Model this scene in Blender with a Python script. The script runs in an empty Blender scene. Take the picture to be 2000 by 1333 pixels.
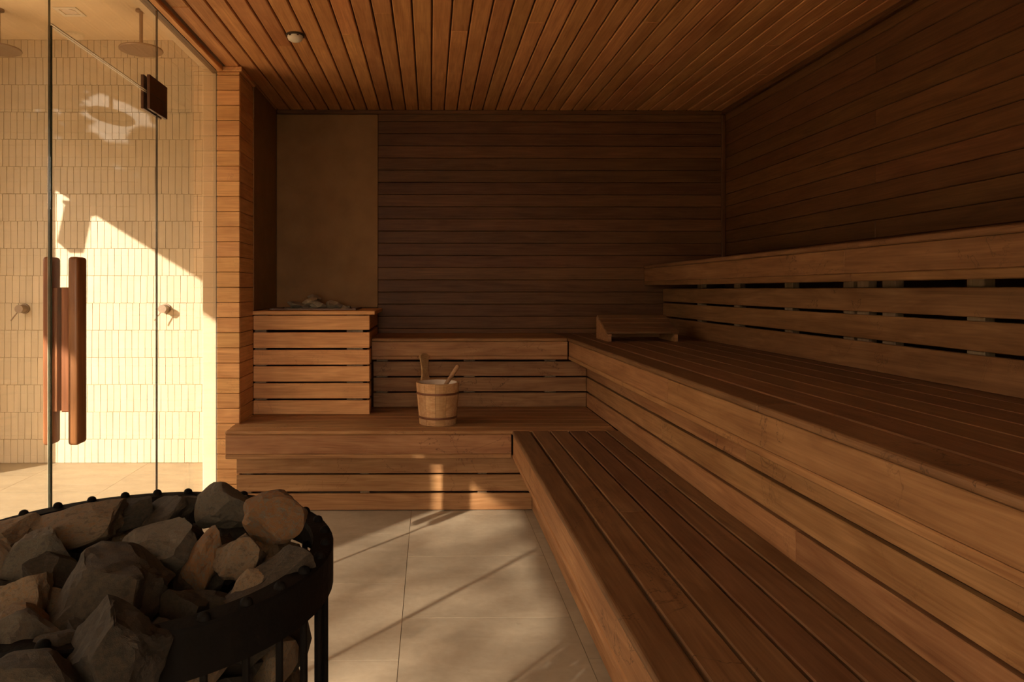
import bpy, bmesh, math, random
from mathutils import Vector, Matrix, noise as mnoise

scene = bpy.context.scene
COL = scene.collection
random.seed(7)

# ------------------------------------------------------------------ camera
EYE = 1.18
YAW = math.radians(0.6)
F_PX = 1400.0
VPX, VPY = 840.0, 566.0
PPX = VPX + F_PX * math.tan(YAW)
cam_data = bpy.data.cameras.new('camera')
cam_data.sensor_width = 36.0
cam_data.lens = F_PX / 2000.0 * 36.0
cam_data.shift_x = (1000.0 - PPX) / 2000.0
cam_data.shift_y = -(666.5 - VPY) / 2000.0
cam_data.clip_start = 0.02
cam = bpy.data.objects.new('camera', cam_data)
COL.objects.link(cam)
cam.location = (0, 0, EYE)
cam.rotation_euler = (math.pi / 2, 0, -YAW)
scene.camera = cam

# ------------------------------------------------------------------ light
SUN_DIR = Vector((0.643, 0.766, -0.399)).normalized()
sun_data = bpy.data.lights.new('sun', 'SUN')
sun_data.energy = 18.0
sun_data.color = (1.0, 0.87, 0.70)
sun_data.angle = math.radians(0.6)
sun = bpy.data.objects.new('sun', sun_data)
COL.objects.link(sun)
sun.rotation_euler = (-SUN_DIR).to_track_quat('Z', 'Y').to_euler()
sun.location = (-8, -8, 6)

world = bpy.data.worlds.new('sky')
scene.world = world
world.use_nodes = True
bg = world.node_tree.nodes['Background']
bg.inputs['Color'].default_value = (1.0, 0.84, 0.66, 1)
bg.inputs['Strength'].default_value = 12.0

def portal(name, y0, y1, z0, z1, x):
    d = bpy.data.lights.new(name, 'AREA')
    d.shape = 'RECTANGLE'
    d.size = y1 - y0
    d.size_y = z1 - z0
    d.cycles.is_portal = True
    o = bpy.data.objects.new(name, d)
    COL.objects.link(o)
    o.location = (x, (y0 + y1) / 2, (z0 + z1) / 2)
    o.rotation_euler = Matrix(((0, 0, -1), (1, 0, 0), (0, -1, 0))).to_euler()
    return o

portal('daylight_portal', 1.33, 4.12, 0.0, 2.38, -3.36)
portal('daylight_portal', -2.6, -0.017, 0.0, 2.38, -3.36)
pf = portal('daylight_portal', -1.10, 0.42, 0.0, 1.95, 0.0)  # sits in the added front opening
pf.location = (-0.34, -1.06, 0.975)
pf.rotation_euler = (math.pi / 2, 0, math.pi)   # looks along +Y

scene.view_settings.view_transform = 'Standard'
scene.view_settings.look = 'None'
scene.view_settings.gamma = 1.0
scene.view_settings.use_curve_mapping = False
scene.view_settings.exposure = -0.53
cy = scene.cycles
cy.use_denoising = True
cy.use_adaptive_sampling = True
cy.adaptive_threshold = 0.1
cy.max_bounces = 8
cy.diffuse_bounces = 4
cy.glossy_bounces = 3
cy.transparent_max_bounces = 16
cy.sample_clamp_indirect = 12.0
cy.caustics_reflective = False
cy.caustics_refractive = False
cy.blur_glossy = 1.0

# ------------------------------------------------------------------ materials
MATS = {}

def new_mat(name):
    m = bpy.data.materials.new(name)
    m.use_nodes = True
    nt = m.node_tree
    return m, nt, nt.nodes, nt.links, nt.nodes['Principled BSDF']

def mathn(nt, op, a, b=None, clamp=False):
    n = nt.nodes.new('ShaderNodeMath')
    n.operation = op
    n.use_clamp = clamp
    for i, v in enumerate((a, b)):
        if v is None:
            continue
        if isinstance(v, (int, float)):
            n.inputs[i].default_value = v
        else:
            nt.links.new(v, n.inputs[i])
    return n.outputs[0]

def mixc(nt, fac, a, b, mode='MIX'):
    n = nt.nodes.new('ShaderNodeMix')
    n.data_type = 'RGBA'
    n.blend_type = mode
    for sock, v in ((n.inputs['Factor'], fac), (n.inputs['A'], a), (n.inputs['B'], b)):
        if isinstance(v, (int, float)):
            sock.default_value = v
        elif isinstance(v, tuple):
            sock.default_value = (*v, 1) if len(v) == 3 else v
        else:
            nt.links.new(v, sock)
    return n.outputs['Result']

def noise_tex(nt, vec, scale, detail=3, rough=0.55, dist=0.0):
    n = nt.nodes.new('ShaderNodeTexNoise')
    n.inputs['Scale'].default_value = scale
    n.inputs['Detail'].default_value = detail
    n.inputs['Roughness'].default_value = rough
    n.inputs['Distortion'].default_value = dist
    nt.links.new(vec, n.inputs['Vector'])
    return n.outputs['Fac']

def ramp(nt, fac, stops):
    n = nt.nodes.new('ShaderNodeValToRGB')
    e = n.color_ramp.elements
    while len(e) < len(stops):
        e.new(0.5)
    for el, (p, c) in zip(e, stops):
        el.position = p
        el.color = (*c, 1)
    nt.links.new(fac, n.inputs['Fac'])
    return n.outputs['Color']

def obj_vec(nt, scale=(1, 1, 1), rnd=True):
    tc = nt.nodes.new('ShaderNodeTexCoord')
    vec = tc.outputs['Object']
    info = None
    if rnd:
        info = nt.nodes.new('ShaderNodeObjectInfo')
        cmb = nt.nodes.new('ShaderNodeCombineXYZ')
        a = mathn(nt, 'MULTIPLY', info.outputs['Random'], 37.0)
        b = mathn(nt, 'MULTIPLY', info.outputs['Random'], 91.0)
        nt.links.new(a, cmb.inputs[0]); nt.links.new(b, cmb.inputs[1]); nt.links.new(a, cmb.inputs[2])
        add = nt.nodes.new('ShaderNodeVectorMath')
        nt.links.new(vec, add.inputs[0]); nt.links.new(cmb.outputs[0], add.inputs[1])
        vec = add.outputs[0]
    mp = nt.nodes.new('ShaderNodeMapping')
    mp.inputs['Scale'].default_value = scale
    nt.links.new(vec, mp.inputs['Vector'])
    return mp.outputs[0], vec, info

def wood(name, dark, light, stain=0.9, var=0.25, rough=0.55, spec=0.25, hue=0.011):
    m, nt, N, L, bs = new_mat(name)
    v, base, info = obj_vec(nt, (0.9, 9.0, 9.0))
    g = noise_tex(nt, v, 2.2, 3, 0.6, 1.4)
    mp2 = N.new('ShaderNodeMapping'); mp2.inputs['Scale'].default_value = (2.0, 75.0, 75.0)
    L.new(base, mp2.inputs['Vector'])
    fine = noise_tex(nt, mp2.outputs[0], 2.0, 2, 0.6)
    c = ramp(nt, g, [(0.28, dark), (0.5, tuple((a + b) / 2 for a, b in zip(dark, light))), (0.72, light)])
    fd = ramp(nt, fine, [(0.25, (0.80, 0.77, 0.74)), (0.7, (1.06, 1.06, 1.06))])
    c = mixc(nt, 1.0, c, fd, 'MULTIPLY')
    # uneven age tone and water marks with their own outlines
    blot = noise_tex(nt, base, 3.1, 3, 0.6, 0.5)
    bl = ramp(nt, blot, [(0.35, (0.86, 0.82, 0.80)), (0.62, (1.03, 1.03, 1.03))])
    c = mixc(nt, 0.8, c, bl, 'MULTIPLY')
    if stain > 0:
        s = noise_tex(nt, base, 5.5, 5, 0.62, 0.6)
        d = mathn(nt, 'ABSOLUTE', mathn(nt, 'SUBTRACT', s, 0.56))
        line = mathn(nt, 'SUBTRACT', 1.0, mathn(nt, 'DIVIDE', d, 0.008), True)
        msk = noise_tex(nt, base, 1.7, 2)
        mk = mathn(nt, 'MULTIPLY', mathn(nt, 'SUBTRACT', msk, 0.47), 7.0, True)
        fac = mathn(nt, 'MULTIPLY', mathn(nt, 'MULTIPLY', line, mk), stain)
        c = mixc(nt, fac, c, tuple(x * 0.35 for x in dark))
    hsv = N.new('ShaderNodeHueSaturation')
    L.new(c, hsv.inputs['Color'])
    val = mathn(nt, 'ADD', 1.0 - var / 2, mathn(nt, 'MULTIPLY', info.outputs['Random'], var))
    L.new(val, hsv.inputs['Value'])
    r2 = mathn(nt, 'FRACT', mathn(nt, 'MULTIPLY', info.outputs['Random'], 17.3))
    L.new(mathn(nt, 'ADD', 0.5 - hue * 0.6, mathn(nt, 'MULTIPLY', r2, hue)), hsv.inputs['Hue'])
    L.new(hsv.outputs[0], bs.inputs['Base Color'])
    bs.inputs['Roughness'].default_value = rough
    bs.inputs['Specular IOR Level'].default_value = spec
    bp = N.new('ShaderNodeBump')
    bp.inputs['Strength'].default_value = 0.12
    bp.inputs['Distance'].default_value = 0.004
    L.new(fine, bp.inputs['Height'])
    L.new(bp.outputs[0], bs.inputs['Normal'])
    MATS[name] = m
    return m

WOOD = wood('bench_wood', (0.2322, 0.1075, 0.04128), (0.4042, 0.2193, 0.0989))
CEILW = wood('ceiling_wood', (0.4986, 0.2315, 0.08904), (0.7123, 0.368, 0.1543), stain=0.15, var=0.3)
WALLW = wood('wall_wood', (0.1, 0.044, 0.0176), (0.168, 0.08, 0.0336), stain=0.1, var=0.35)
PILW = wood('pillar_wood', (0.616, 0.319, 0.121), (0.814, 0.473, 0.198), stain=0.4, var=0.10, hue=0.008)
CABW = wood('cabinet_wood', (0.6048, 0.308, 0.1176), (0.8064, 0.4592, 0.196), stain=0.3, var=0.10, hue=0.008)
BUCKW = wood('bucket_wood', (0.44, 0.24, 0.10), (0.62, 0.40, 0.20), stain=0.2, var=0.3)
LADW = wood('ladle_wood', (0.28, 0.15, 0.065), (0.42, 0.25, 0.12), stain=0, var=0.1)
HANDW = wood('handle_wood', (0.22, 0.085, 0.03), (0.36, 0.15, 0.055), stain=0, var=0.1, rough=0.4, spec=0.4)
SHADEW = wood('shaded_seat_wood', (0.136, 0.0656, 0.0288), (0.232, 0.124, 0.0592))  # bench wood darkened: the shade on the seat tops is in the colour
SHADETOPW = wood('shaded_top_wood', (0.152, 0.072, 0.028), (0.264, 0.14, 0.0624))  # same wood, darkened to stand for the weaker light higher up
POSTW = wood('post_wood', (0.20, 0.145, 0.09), (0.30, 0.225, 0.145), stain=0, var=0.2)

def simple(name, col, rough=0.5, metal=0.0, spec=0.5, bump=0.0, scale=40.0, var=0.15, mottled=0.15):
    m, nt, N, L, bs = new_mat(name)
    v, base, info = obj_vec(nt, (1, 1, 1))
    n = noise_tex(nt, v, scale, 4)
    lo = tuple(c * (1 - mottled) for c in col)
    hi = tuple(min(1, c * (1 + mottled)) for c in col)
    c = ramp(nt, n, [(0.3, lo), (0.7, hi)])
    hsv = N.new('ShaderNodeHueSaturation')
    L.new(c, hsv.inputs['Color'])
    L.new(mathn(nt, 'ADD', 1 - var / 2, mathn(nt, 'MULTIPLY', info.outputs['Random'], var)), hsv.inputs['Value'])
    L.new(hsv.outputs[0], bs.inputs['Base Color'])
    bs.inputs['Roughness'].default_value = rough
    bs.inputs['Metallic'].default_value = metal
    bs.inputs['Specular IOR Level'].default_value = spec
    if bump:
        bp = N.new('ShaderNodeBump')
        bp.inputs['Strength'].default_value = bump
        bp.inputs['Distance'].default_value = 0.01
        L.new(n, bp.inputs['Height'])
        L.new(bp.outputs[0], bs.inputs['Normal'])
    MATS[name] = m
    return m

PLASTER = simple('plaster', (0.72, 0.58, 0.40), 0.8, spec=0.2, scale=5, var=0.0, mottled=0.06)
PANEL = simple('niche_panel', (0.2736, 0.1548, 0.0648), 0.75, spec=0.2, scale=6, var=0.0, mottled=0.12)
GROUND = simple('terrace_ground', (0.70, 0.58, 0.42), 0.9, spec=0.2, scale=3, var=0.0)
PORCH = simple('porch_stone', (0.22, 0.18, 0.13), 0.9, spec=0.2, scale=3, var=0.0)
BACK = simple('backing_board', (0.10, 0.05, 0.025), 0.9, spec=0.1, var=0.0)
GROUT = simple('grout', (0.50, 0.39, 0.245), 0.9, spec=0.1, var=0.0)
FGROUT = simple('floor_grout', (0.16, 0.12, 0.08), 0.9, spec=0.1, var=0.0)
TILE = simple('wall_tile', (0.5904, 0.492, 0.3526), 0.35, spec=0.4, scale=9, var=0.10, mottled=0.05)
BLACK = simple('black_steel', (0.0045, 0.0035, 0.0028), 0.7, metal=0.0, spec=0.06, bump=0.15, scale=60, var=0.0)
BRONZE = simple('bronze_plate', (0.10, 0.05, 0.028), 0.45, metal=0.6, var=0.0, scale=20)
CHROME = simple('brushed_metal', (0.27, 0.20, 0.14), 0.45, metal=0.5, var=0.0, scale=60, mottled=0.05)
WHITEP = simple('white_plastic', (0.72, 0.66, 0.55), 0.5, var=0.0, mottled=0.03)
LINER = simple('bucket_liner', (0.70, 0.60, 0.50), 0.5, var=0.0, mottled=0.04)
HOOP = simple('hoop_copper', (0.16, 0.06, 0.025), 0.45, metal=0.4, var=0.0)
SEAL = simple('dark_seal', (0.05, 0.042, 0.03), 0.5, var=0.0)
LSEAL = simple('light_seal', (0.62, 0.52, 0.38), 0.4, var=0.0)

def stone_floor(name, col, var=0.12):
    m, nt, N, L, bs = new_mat(name)
    v, base, info = obj_vec(nt, (1.0, 2.2, 1.0))
    a = noise_tex(nt, v, 3.5, 6, 0.6, 0.8)
    b = noise_tex(nt, base, 38, 4, 0.6)
    c = ramp(nt, a, [(0.3, tuple(x * 0.86 for x in col)), (0.7, tuple(x * 1.10 for x in col))])
    c = mixc(nt, 0.5, c, ramp(nt, b, [(0.3, (0.86, 0.85, 0.83)), (0.65, (1.05, 1.05, 1.05))]), 'MULTIPLY')
    sp = noise_tex(nt, base, 17, 3, 0.7)
    spm = mathn(nt, 'MULTIPLY', mathn(nt, 'SUBTRACT', sp, 0.68), 12.0, True)
    c = mixc(nt, mathn(nt, 'MULTIPLY', spm, 0.35), c, tuple(x * 0.45 for x in col))
    hsv = N.new('ShaderNodeHueSaturation')
    L.new(c, hsv.inputs['Color'])
    L.new(mathn(nt, 'ADD', 1 - var / 2, mathn(nt, 'MULTIPLY', info.outputs['Random'], var)), hsv.inputs['Value'])
    L.new(hsv.outputs[0], bs.inputs['Base Color'])
    bs.inputs['Roughness'].default_value = 0.55
    bs.inputs['Specular IOR Level'].default_value = 0.3
    MATS[name] = m
    return m

FLOORT = stone_floor('floor_stone', (0.352, 0.286, 0.2068))
SHOWERF = stone_floor('shower_stone', (0.368, 0.3, 0.2))

def rock_mat(name, ca, cb, cc):
    m, nt, N, L, bs = new_mat(name)
    v, base, info = obj_vec(nt, (1, 1, 1))
    a = noise_tex(nt, v, 9, 5, 0.6, 0.5)
    b = noise_tex(nt, v, 55, 5, 0.65)
    c = ramp(nt, a, [(0.36, ca), (0.5, cb), (0.64, cc)])
    c = mixc(nt, 0.7, c, ramp(nt, b, [(0.3, (0.70, 0.70, 0.70)), (0.7, (1.12, 1.12, 1.12))]), 'MULTIPLY')
    hsv = N.new('ShaderNodeHueSaturation')
    L.new(c, hsv.inputs['Color'])
    L.new(mathn(nt, 'ADD', 0.8, mathn(nt, 'MULTIPLY', info.outputs['Random'], 0.4)), hsv.inputs['Value'])
    L.new(hsv.outputs[0], bs.inputs['Base Color'])
    bs.inputs['Roughness'].default_value = 0.8
    bs.inputs['Specular IOR Level'].default_value = 0.25
    bp = N.new('ShaderNodeBump')
    bp.inputs['Strength'].default_value = 0.6
    bp.inputs['Distance'].default_value = 0.004
    L.new(b, bp.inputs['Height'])
    L.new(bp.outputs[0], bs.inputs['Normal'])
    MATS[name] = m
    return m

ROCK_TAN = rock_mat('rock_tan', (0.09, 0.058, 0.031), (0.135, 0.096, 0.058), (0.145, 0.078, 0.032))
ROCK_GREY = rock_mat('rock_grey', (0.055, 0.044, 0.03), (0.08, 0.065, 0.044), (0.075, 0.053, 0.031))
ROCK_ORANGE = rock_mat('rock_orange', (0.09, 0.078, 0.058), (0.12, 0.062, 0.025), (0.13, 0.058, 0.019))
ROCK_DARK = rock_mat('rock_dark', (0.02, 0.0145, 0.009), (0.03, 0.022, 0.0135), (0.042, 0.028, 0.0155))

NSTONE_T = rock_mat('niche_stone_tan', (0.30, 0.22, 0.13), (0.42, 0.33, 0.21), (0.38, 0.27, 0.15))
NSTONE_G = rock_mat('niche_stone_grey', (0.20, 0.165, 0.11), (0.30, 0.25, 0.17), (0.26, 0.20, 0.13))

def glass_mat(name, tint):
    m = bpy.data.materials.new(name)
    m.use_nodes = True
    nt = m.node_tree
    for n in list(nt.nodes):
        nt.nodes.remove(n)
    out = nt.nodes.new('ShaderNodeOutputMaterial')
    tr = nt.nodes.new('ShaderNodeBsdfTransparent')
    tr.inputs['Color'].default_value = (*tint, 1)
    gl = nt.nodes.new('ShaderNodeBsdfGlossy')
    gl.inputs['Roughness'].default_value = 0.01
    gl.inputs['Color'].default_value = (1, 1, 1, 1)
    fr = nt.nodes.new('ShaderNodeFresnel')
    geo = nt.nodes.new('ShaderNodeNewGeometry')
    # both faces of a thin flat pane reflect alike
    ior = mathn(nt, 'SUBTRACT', 1.42, mathn(nt, 'MULTIPLY', geo.outputs['Backfacing'], 1.42 - 1 / 1.42))
    nt.links.new(ior, fr.inputs['IOR'])
    mx = nt.nodes.new('ShaderNodeMixShader')
    nt.links.new(fr.outputs[0], mx.inputs[0])
    nt.links.new(tr.outputs[0], mx.inputs[1])
    nt.links.new(gl.outputs[0], mx.inputs[2])
    nt.links.new(mx.outputs[0], out.inputs['Surface'])
    MATS[name] = m
    return m

GLASS = glass_mat('clear_glass', (0.97, 0.955, 0.93))
TINTED = glass_mat('tinted_glass', (0.44, 0.47, 0.52))  # low transmission keeps the added light patch faint
GLASSEDGE = simple('glass_edge', (0.05, 0.06, 0.035), 0.2, var=0.0)

# ------------------------------------------------------------------ helpers
def link(o, parent=None):
    COL.objects.link(o)
    if parent is not None:
        o.parent = parent
    return o

def tag(o, label=None, cat=None, group=None, kind=None):
    if label: o['label'] = label
    if cat: o['category'] = cat
    if group: o['group'] = group
    if kind: o['kind'] = kind
    return o

def thing(name, loc, label=None, cat=None, group=None, kind=None):
    o = bpy.data.objects.new(name, None)
    o.empty_display_size = 0.05
    o.location = loc
    COL.objects.link(o)
    return tag(o, label, cat, group, kind)

BOX_CACHE = {}

def box_mesh(l, w, t, mat, bev, seg):
    key = (round(l, 4), round(w, 4), round(t, 4), mat.name, round(bev, 4), seg)
    if key in BOX_CACHE:
        return BOX_CACHE[key]
    bm = bmesh.new()
    bmesh.ops.create_cube(bm, size=1.0)
    for v in bm.verts:
        v.co.x *= l; v.co.y *= w; v.co.z *= t
    if bev > 0:
        bmesh.ops.bevel(bm, geom=list(bm.edges), offset=min(bev, t * 0.45, w * 0.45), segments=seg, profile=0.5, affect='EDGES')
    me = bpy.data.meshes.new(mat.name + '_piece')
    bm.to_mesh(me); bm.free()
    me.materials.append(mat)
    if seg > 1:
        for p in me.polygons:
            p.use_smooth = False
    BOX_CACHE[key] = me
    return me

def world_loc(o):
    p = Vector((0, 0, 0))
    while o is not None:
        p += o.location
        o = o.parent
    return p

def bar(name, lo, hi, mat, parent=None, bev=0.002, seg=1):
    """axis-aligned piece given by its world bounds; local X = longest side, local Z = thinnest"""
    lo, hi = Vector(lo), Vector(hi)
    dim = hi - lo
    order = sorted(range(3), key=lambda i: -dim[i])
    l, w, t = dim[order[0]], dim[order[1]], dim[order[2]]
    me = box_mesh(l, w, t, mat, bev, seg)
    o = bpy.data.objects.new(name, me)
    R = Matrix.Identity(3)
    for k, ax in enumerate(order):
        col = Vector((0, 0, 0)); col[ax] = 1
        R.col[k] = col
    if R.determinant() < 0:
        R.col[2] = -R.col[2]
    o.rotation_euler = R.to_euler()
    c = (lo + hi) / 2
    if parent is not None:
        c = c - world_loc(parent)
    o.location = c
    return link(o, parent)

def mesh_obj(name, bm, mat, parent=None, loc=(0, 0, 0), smooth=False):
    me = bpy.data.meshes.new(name)
    bm.normal_update()
    bm.to_mesh(me); bm.free()
    me.materials.append(mat)
    if smooth:
        for p in me.polygons:
            p.use_smooth = True
    o = bpy.data.objects.new(name, me)
    o.location = loc
    return link(o, parent)

def lathe(profile, n=48, a0=0.0, a1=2 * math.pi, close=False):
    """revolve (r,z) list around Z; close = profile is a loop"""
    bm = bmesh.new()
    full = abs(a1 - a0 - 2 * math.pi) < 1e-6
    rings = []
    cnt = n if full else n + 1
    for i in range(cnt):
        a = a0 + (a1 - a0) * i / n
        rings.append([bm.verts.new((r * math.cos(a), r * math.sin(a), z)) for r, z in profile])
    m = len(profile)
    for i in range(n):
        A, B = rings[i], rings[(i + 1) % cnt]
        for j in range(m if close else m - 1):
            k = (j + 1) % m
            bm.faces.new((A[j], B[j], B[k], A[k]))
    if not full and close:
        bm.faces.new(rings[0]); bm.faces.new(list(reversed(rings[-1])))
    bmesh.ops.remove_doubles(bm, verts=bm.verts, dist=1e-6)
    bmesh.ops.recalc_face_normals(bm, faces=bm.faces)
    return bm

def tube(p0, p1, r, n=16, r1=None):
    p0, p1 = Vector(p0), Vector(p1)
    d = p1 - p0
    bm = bmesh.new()
    bmesh.ops.create_cone(bm, cap_ends=True, segments=n, radius1=r, radius2=r if r1 is None else r1, depth=d.length)
    q = d.to_track_quat('Z', 'Y').to_matrix().to_4x4()
    bmesh.ops.transform(bm, matrix=Matrix.Translation((p0 + p1) / 2) @ q, verts=bm.verts)
    return bm

def prism_yz(pts, x0, x1):
    """extrude a (y,z) outline from x0 to x1"""
    bm = bmesh.new()
    A = [bm.verts.new((x0, y, z)) for y, z in pts]
    B = [bm.verts.new((x1, y, z)) for y, z in pts]
    n = len(pts)
    bm.faces.new(A); bm.faces.new(list(reversed(B)))
    for i in range(n):
        j = (i + 1) % n
        bm.faces.new((A[i], B[i], B[j], A[j]))
    bmesh.ops.recalc_face_normals(bm, faces=bm.faces)
    return bm

# ------------------------------------------------------------------ dimensions
H_CEIL = 2.3925
Y_BACK = 4.85
X_RIGHT = 2.0
X_GLASS = -1.165
Y_FRONT = -0.95
H_LOW, H_MID, H_TOP = 0.449, 0.887, 1.343
X_SH = -3.2            # inner face of the outer shower wall
H_SH = 2.88            # shower ceiling

# ------------------------------------------------------------------ setting
Y_FRONT = -0.95
ground = bar('terrace', (-16, -16, -0.12), (-3.35, 12, -0.03), GROUND, bev=0)
ground2 = bar('terrace', (-3.349, -16, -0.12), (14, -3.001, -0.03), PORCH, bev=0)
tag(ground2, 'paved terrace in front of the sauna', None, kind='structure')
ground3 = bar('terrace', (-1.1, -3.0, -0.12), (14, Y_FRONT - 0.1, -0.03), PORCH, bev=0)
tag(ground3, 'paved porch floor at the sauna front', None, kind='structure')
tag(ground, 'sunlit paved terrace outside the openings', None, kind='structure')

floor = bar('floor', (-3.35, -3.0, -0.08), (2.1, 4.95, -0.002), FGROUT, bev=0)
tag(floor, 'pale stone tiled sauna and shower floor', kind='structure')
P = 0.595
for ci in range(-6, 4):
    x0 = -0.1 + 0.605 * ci
    x1 = x0 + 0.605
    off = 3.17 if ci % 2 == 0 else 2.878
    for k in range(-10, 5):
        y0 = off + P * k
        y1 = y0 + P
        if y1 > 4.9: y1 = 4.9
        if y0 >= 4.88 or y1 < -2.9: continue
        xa, xb = max(x0, X_SH), min(x1, 1.9)
        if xb - xa < 0.03: continue
        if x0 > 0.9: continue
        if xb < X_GLASS or x1 < -1.0:
            m = SHOWERF
        else:
            m = FLOORT
        # pieces under the glass line are cut there
        spans = [(xa, xb, m)]
        if xa < X_GLASS < xb:
            spans = [(xa, X_GLASS, SHOWERF), (X_GLASS, xb, FLOORT)]
        for a, b, mm in spans:
            if b - a < 0.02: continue
            bar('floor_tile', (a + 0.0011, y0 + 0.0011, -0.0019), (b - 0.0011, y1 - 0.0011, 0.0), mm, floor, bev=0)

ceil = bar('ceiling', (X_GLASS - 0.05, Y_FRONT, H_CEIL + 0.016), (X_RIGHT + 0.1, 4.95, H_CEIL + 0.12), BACK, bev=0)
tag(ceil, 'dark wooden boarded sauna ceiling', kind='structure')
PC = 0.0866
k = -13
while True:
    x0 = 0.009 + PC * k
    k += 1
    a, b = max(x0, X_GLASS + 0.045), min(x0 + PC, X_RIGHT)
    if x0 > X_RIGHT - 0.01: break
    if b - a < 0.02: continue
    ends = [Y_FRONT, Y_BACK]
    if k % 2 == 0:
        ends = [Y_FRONT, random.uniform(2.6, 4.1), Y_BACK]
    for y0, y1 in zip(ends[:-1], ends[1:]):
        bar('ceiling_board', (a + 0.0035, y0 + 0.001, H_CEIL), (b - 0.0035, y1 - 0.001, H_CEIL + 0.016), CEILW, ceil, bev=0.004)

wall_b = bar('wall_back', (-1.24, Y_BACK + 0.016, 0), (X_RIGHT + 0.1, 4.96, H_CEIL + 0.1), BACK, bev=0)
tag(wall_b, 'back wall of dark horizontal wooden boards', kind='structure')
PB = 0.0825
z = 0.916 - PB * 11
while z < H_CEIL - 0.005:
    a, b = max(z, 0.0), min(z + PB, H_CEIL)
    if b > 0.5 and b - a > 0.01:
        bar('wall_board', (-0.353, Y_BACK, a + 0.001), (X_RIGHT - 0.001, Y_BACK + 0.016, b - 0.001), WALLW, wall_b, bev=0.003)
    z += PB
bar('top_moulding', (-1.03, Y_BACK - 0.02, H_CEIL - 0.028), (X_RIGHT - 0.02, Y_BACK - 0.0005, H_CEIL - 0.001), WALLW, wall_b, bev=0.004)
bar('corner_moulding', (X_RIGHT - 0.025, Y_BACK - 0.025, H_TOP + 0.002), (X_RIGHT - 0.001, Y_BACK - 0.001, H_CEIL - 0.03), WALLW, wall_b, bev=0.004)
# smooth panels lining the stone niche
bar('niche_panel', (-1.034, Y_BACK - 0.004, 1.06), (-0.354, Y_BACK + 0.016, H_CEIL - 0.03), PANEL, wall_b, bev=0.001)

wall_r = bar('wall_right', (X_RIGHT + 0.016, Y_FRONT - 0.1, 0), (X_RIGHT + 0.12, 4.96, H_CEIL + 0.1), BACK, bev=0)
tag(wall_r, 'right wall of dark horizontal wooden boards', kind='structure')
z = 0.916 - PB * 11
i = 0
while z < H_CEIL - 0.005:
    a, b = max(z, 0.0), min(z + PB, H_CEIL)
    if b > 0.8 and b - a > 0.01:
        cut = (0.9, 2.3, 3.2)[i % 3]
        for y0, y1 in ((Y_FRONT, cut), (cut, Y_BACK - 0.001)):
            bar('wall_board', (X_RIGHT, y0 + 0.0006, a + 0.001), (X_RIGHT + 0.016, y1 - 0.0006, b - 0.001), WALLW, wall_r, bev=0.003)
    z += PB
    i += 1
bar('top_moulding', (X_RIGHT - 0.035, Y_FRONT, H_CEIL - 0.03), (X_RIGHT - 0.0005, Y_BACK - 0.03, H_CEIL - 0.001), WALLW, wall_r, bev=0.006)

FX0, FX1, FZ1 = -1.10, 0.42, 1.95     # unseen opening added to light the pier and cabinet from the front
wall_f = bar('wall_front', (FX1, Y_FRONT - 0.1, 0), (X_RIGHT + 0.1, Y_FRONT, H_CEIL + 0.1), WALLW, bev=0)
tag(wall_f, 'boarded wall behind the viewer with an opening added for light', kind='structure')
bar('lintel', (X_GLASS - 0.05, Y_FRONT - 0.1, FZ1), (FX1, Y_FRONT, H_CEIL + 0.1), WALLW, wall_f, bev=0)
w6 = thing('added_front_pane', ((FX0 + FX1) / 2, Y_FRONT - 0.05, 0), 'glazed opening added behind the viewer to let in light', kind='structure')
bar('pane', (FX0 + 0.001, Y_FRONT - 0.055, 0.004), (FX1 - 0.001, Y_FRONT - 0.045, FZ1 - 0.001), GLASS, w6, bev=0)
SKYBLOCK = simple('skyblock_stone', (0.11, 0.095, 0.06), 0.9, spec=0.1, scale=2, var=0.0)
skywall = bar('wall_skyblock', (-7.7, -12, -0.03), (-7.4, 12, 2.75), SKYBLOCK, bev=0.01)  # added out of view to cut low sky light through the openings
tag(skywall, 'dark wall added across the terrace to block sky light', kind='structure')
sunwall = bar('wall_sunblock', (X_SH - 0.15, -7.2, 0), (X_SH, -3.101, 5.0), PLASTER, bev=0)  # unseen wall added to stop direct sun entering the front opening
tag(sunwall, 'tall wall added to keep the sun off the front opening', kind='structure')

# end pier beside the glass: boarded on two faces, plastered on the shower side
pier = bar('wall_pier', (-1.15, 3.92, 0), (-1.045, Y_BACK + 0.01, H_CEIL), BACK, bev=0)
tag(pier, 'narrow boarded pier between the glass wall and the stone niche', kind='structure')
PP = 0.0825
z = H_CEIL - 0.045 - PP * 30
while z < H_CEIL - 0.03:
    a, b = max(z, 0.0), min(z + PP, H_CEIL - 0.026)
    if b - a > 0.012:
        bar('pier_board', (-1.158, 3.906, a + 0.0012), (-1.045 + 0.010, 3.92, b - 0.0012), PILW, pier, bev=0.003)
        if b > H_LOW:
            bar('pier_board', (-1.045, 3.9205, a + 0.0012), (-1.035, 4.205, b - 0.0012), PILW, pier, bev=0.003)
    z += PP
bar('cap_moulding', (-1.16, 3.895, H_CEIL - 0.026), (-1.02, 4.205, H_CEIL - 0.001), PILW, pier, bev=0.003)
bar('niche_panel', (-1.045, 4.207, 1.058), (-1.037, Y_BACK - 0.005, H_CEIL - 0.001), PANEL, pier, bev=0.001)
bar('panel_edge', (-1.045, 4.206, 1.058), (-1.031, 4.226, H_CEIL - 0.001), PANEL, pier, bev=0.002)

jamb = bar('wall_jamb', (-1.25, 3.95, 0), (-1.152, 4.95, H_SH), PLASTER, bev=0.004)
tag(jamb, 'pale plastered wall end beside the boarded pier', kind='structure')
header = bar('wall_header', (-1.25, -3.0, H_CEIL - 0.002), (-1.125, 3.95, H_SH), PLASTER, bev=0)
tag(header, 'wall strip above the glass', kind='structure')

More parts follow.
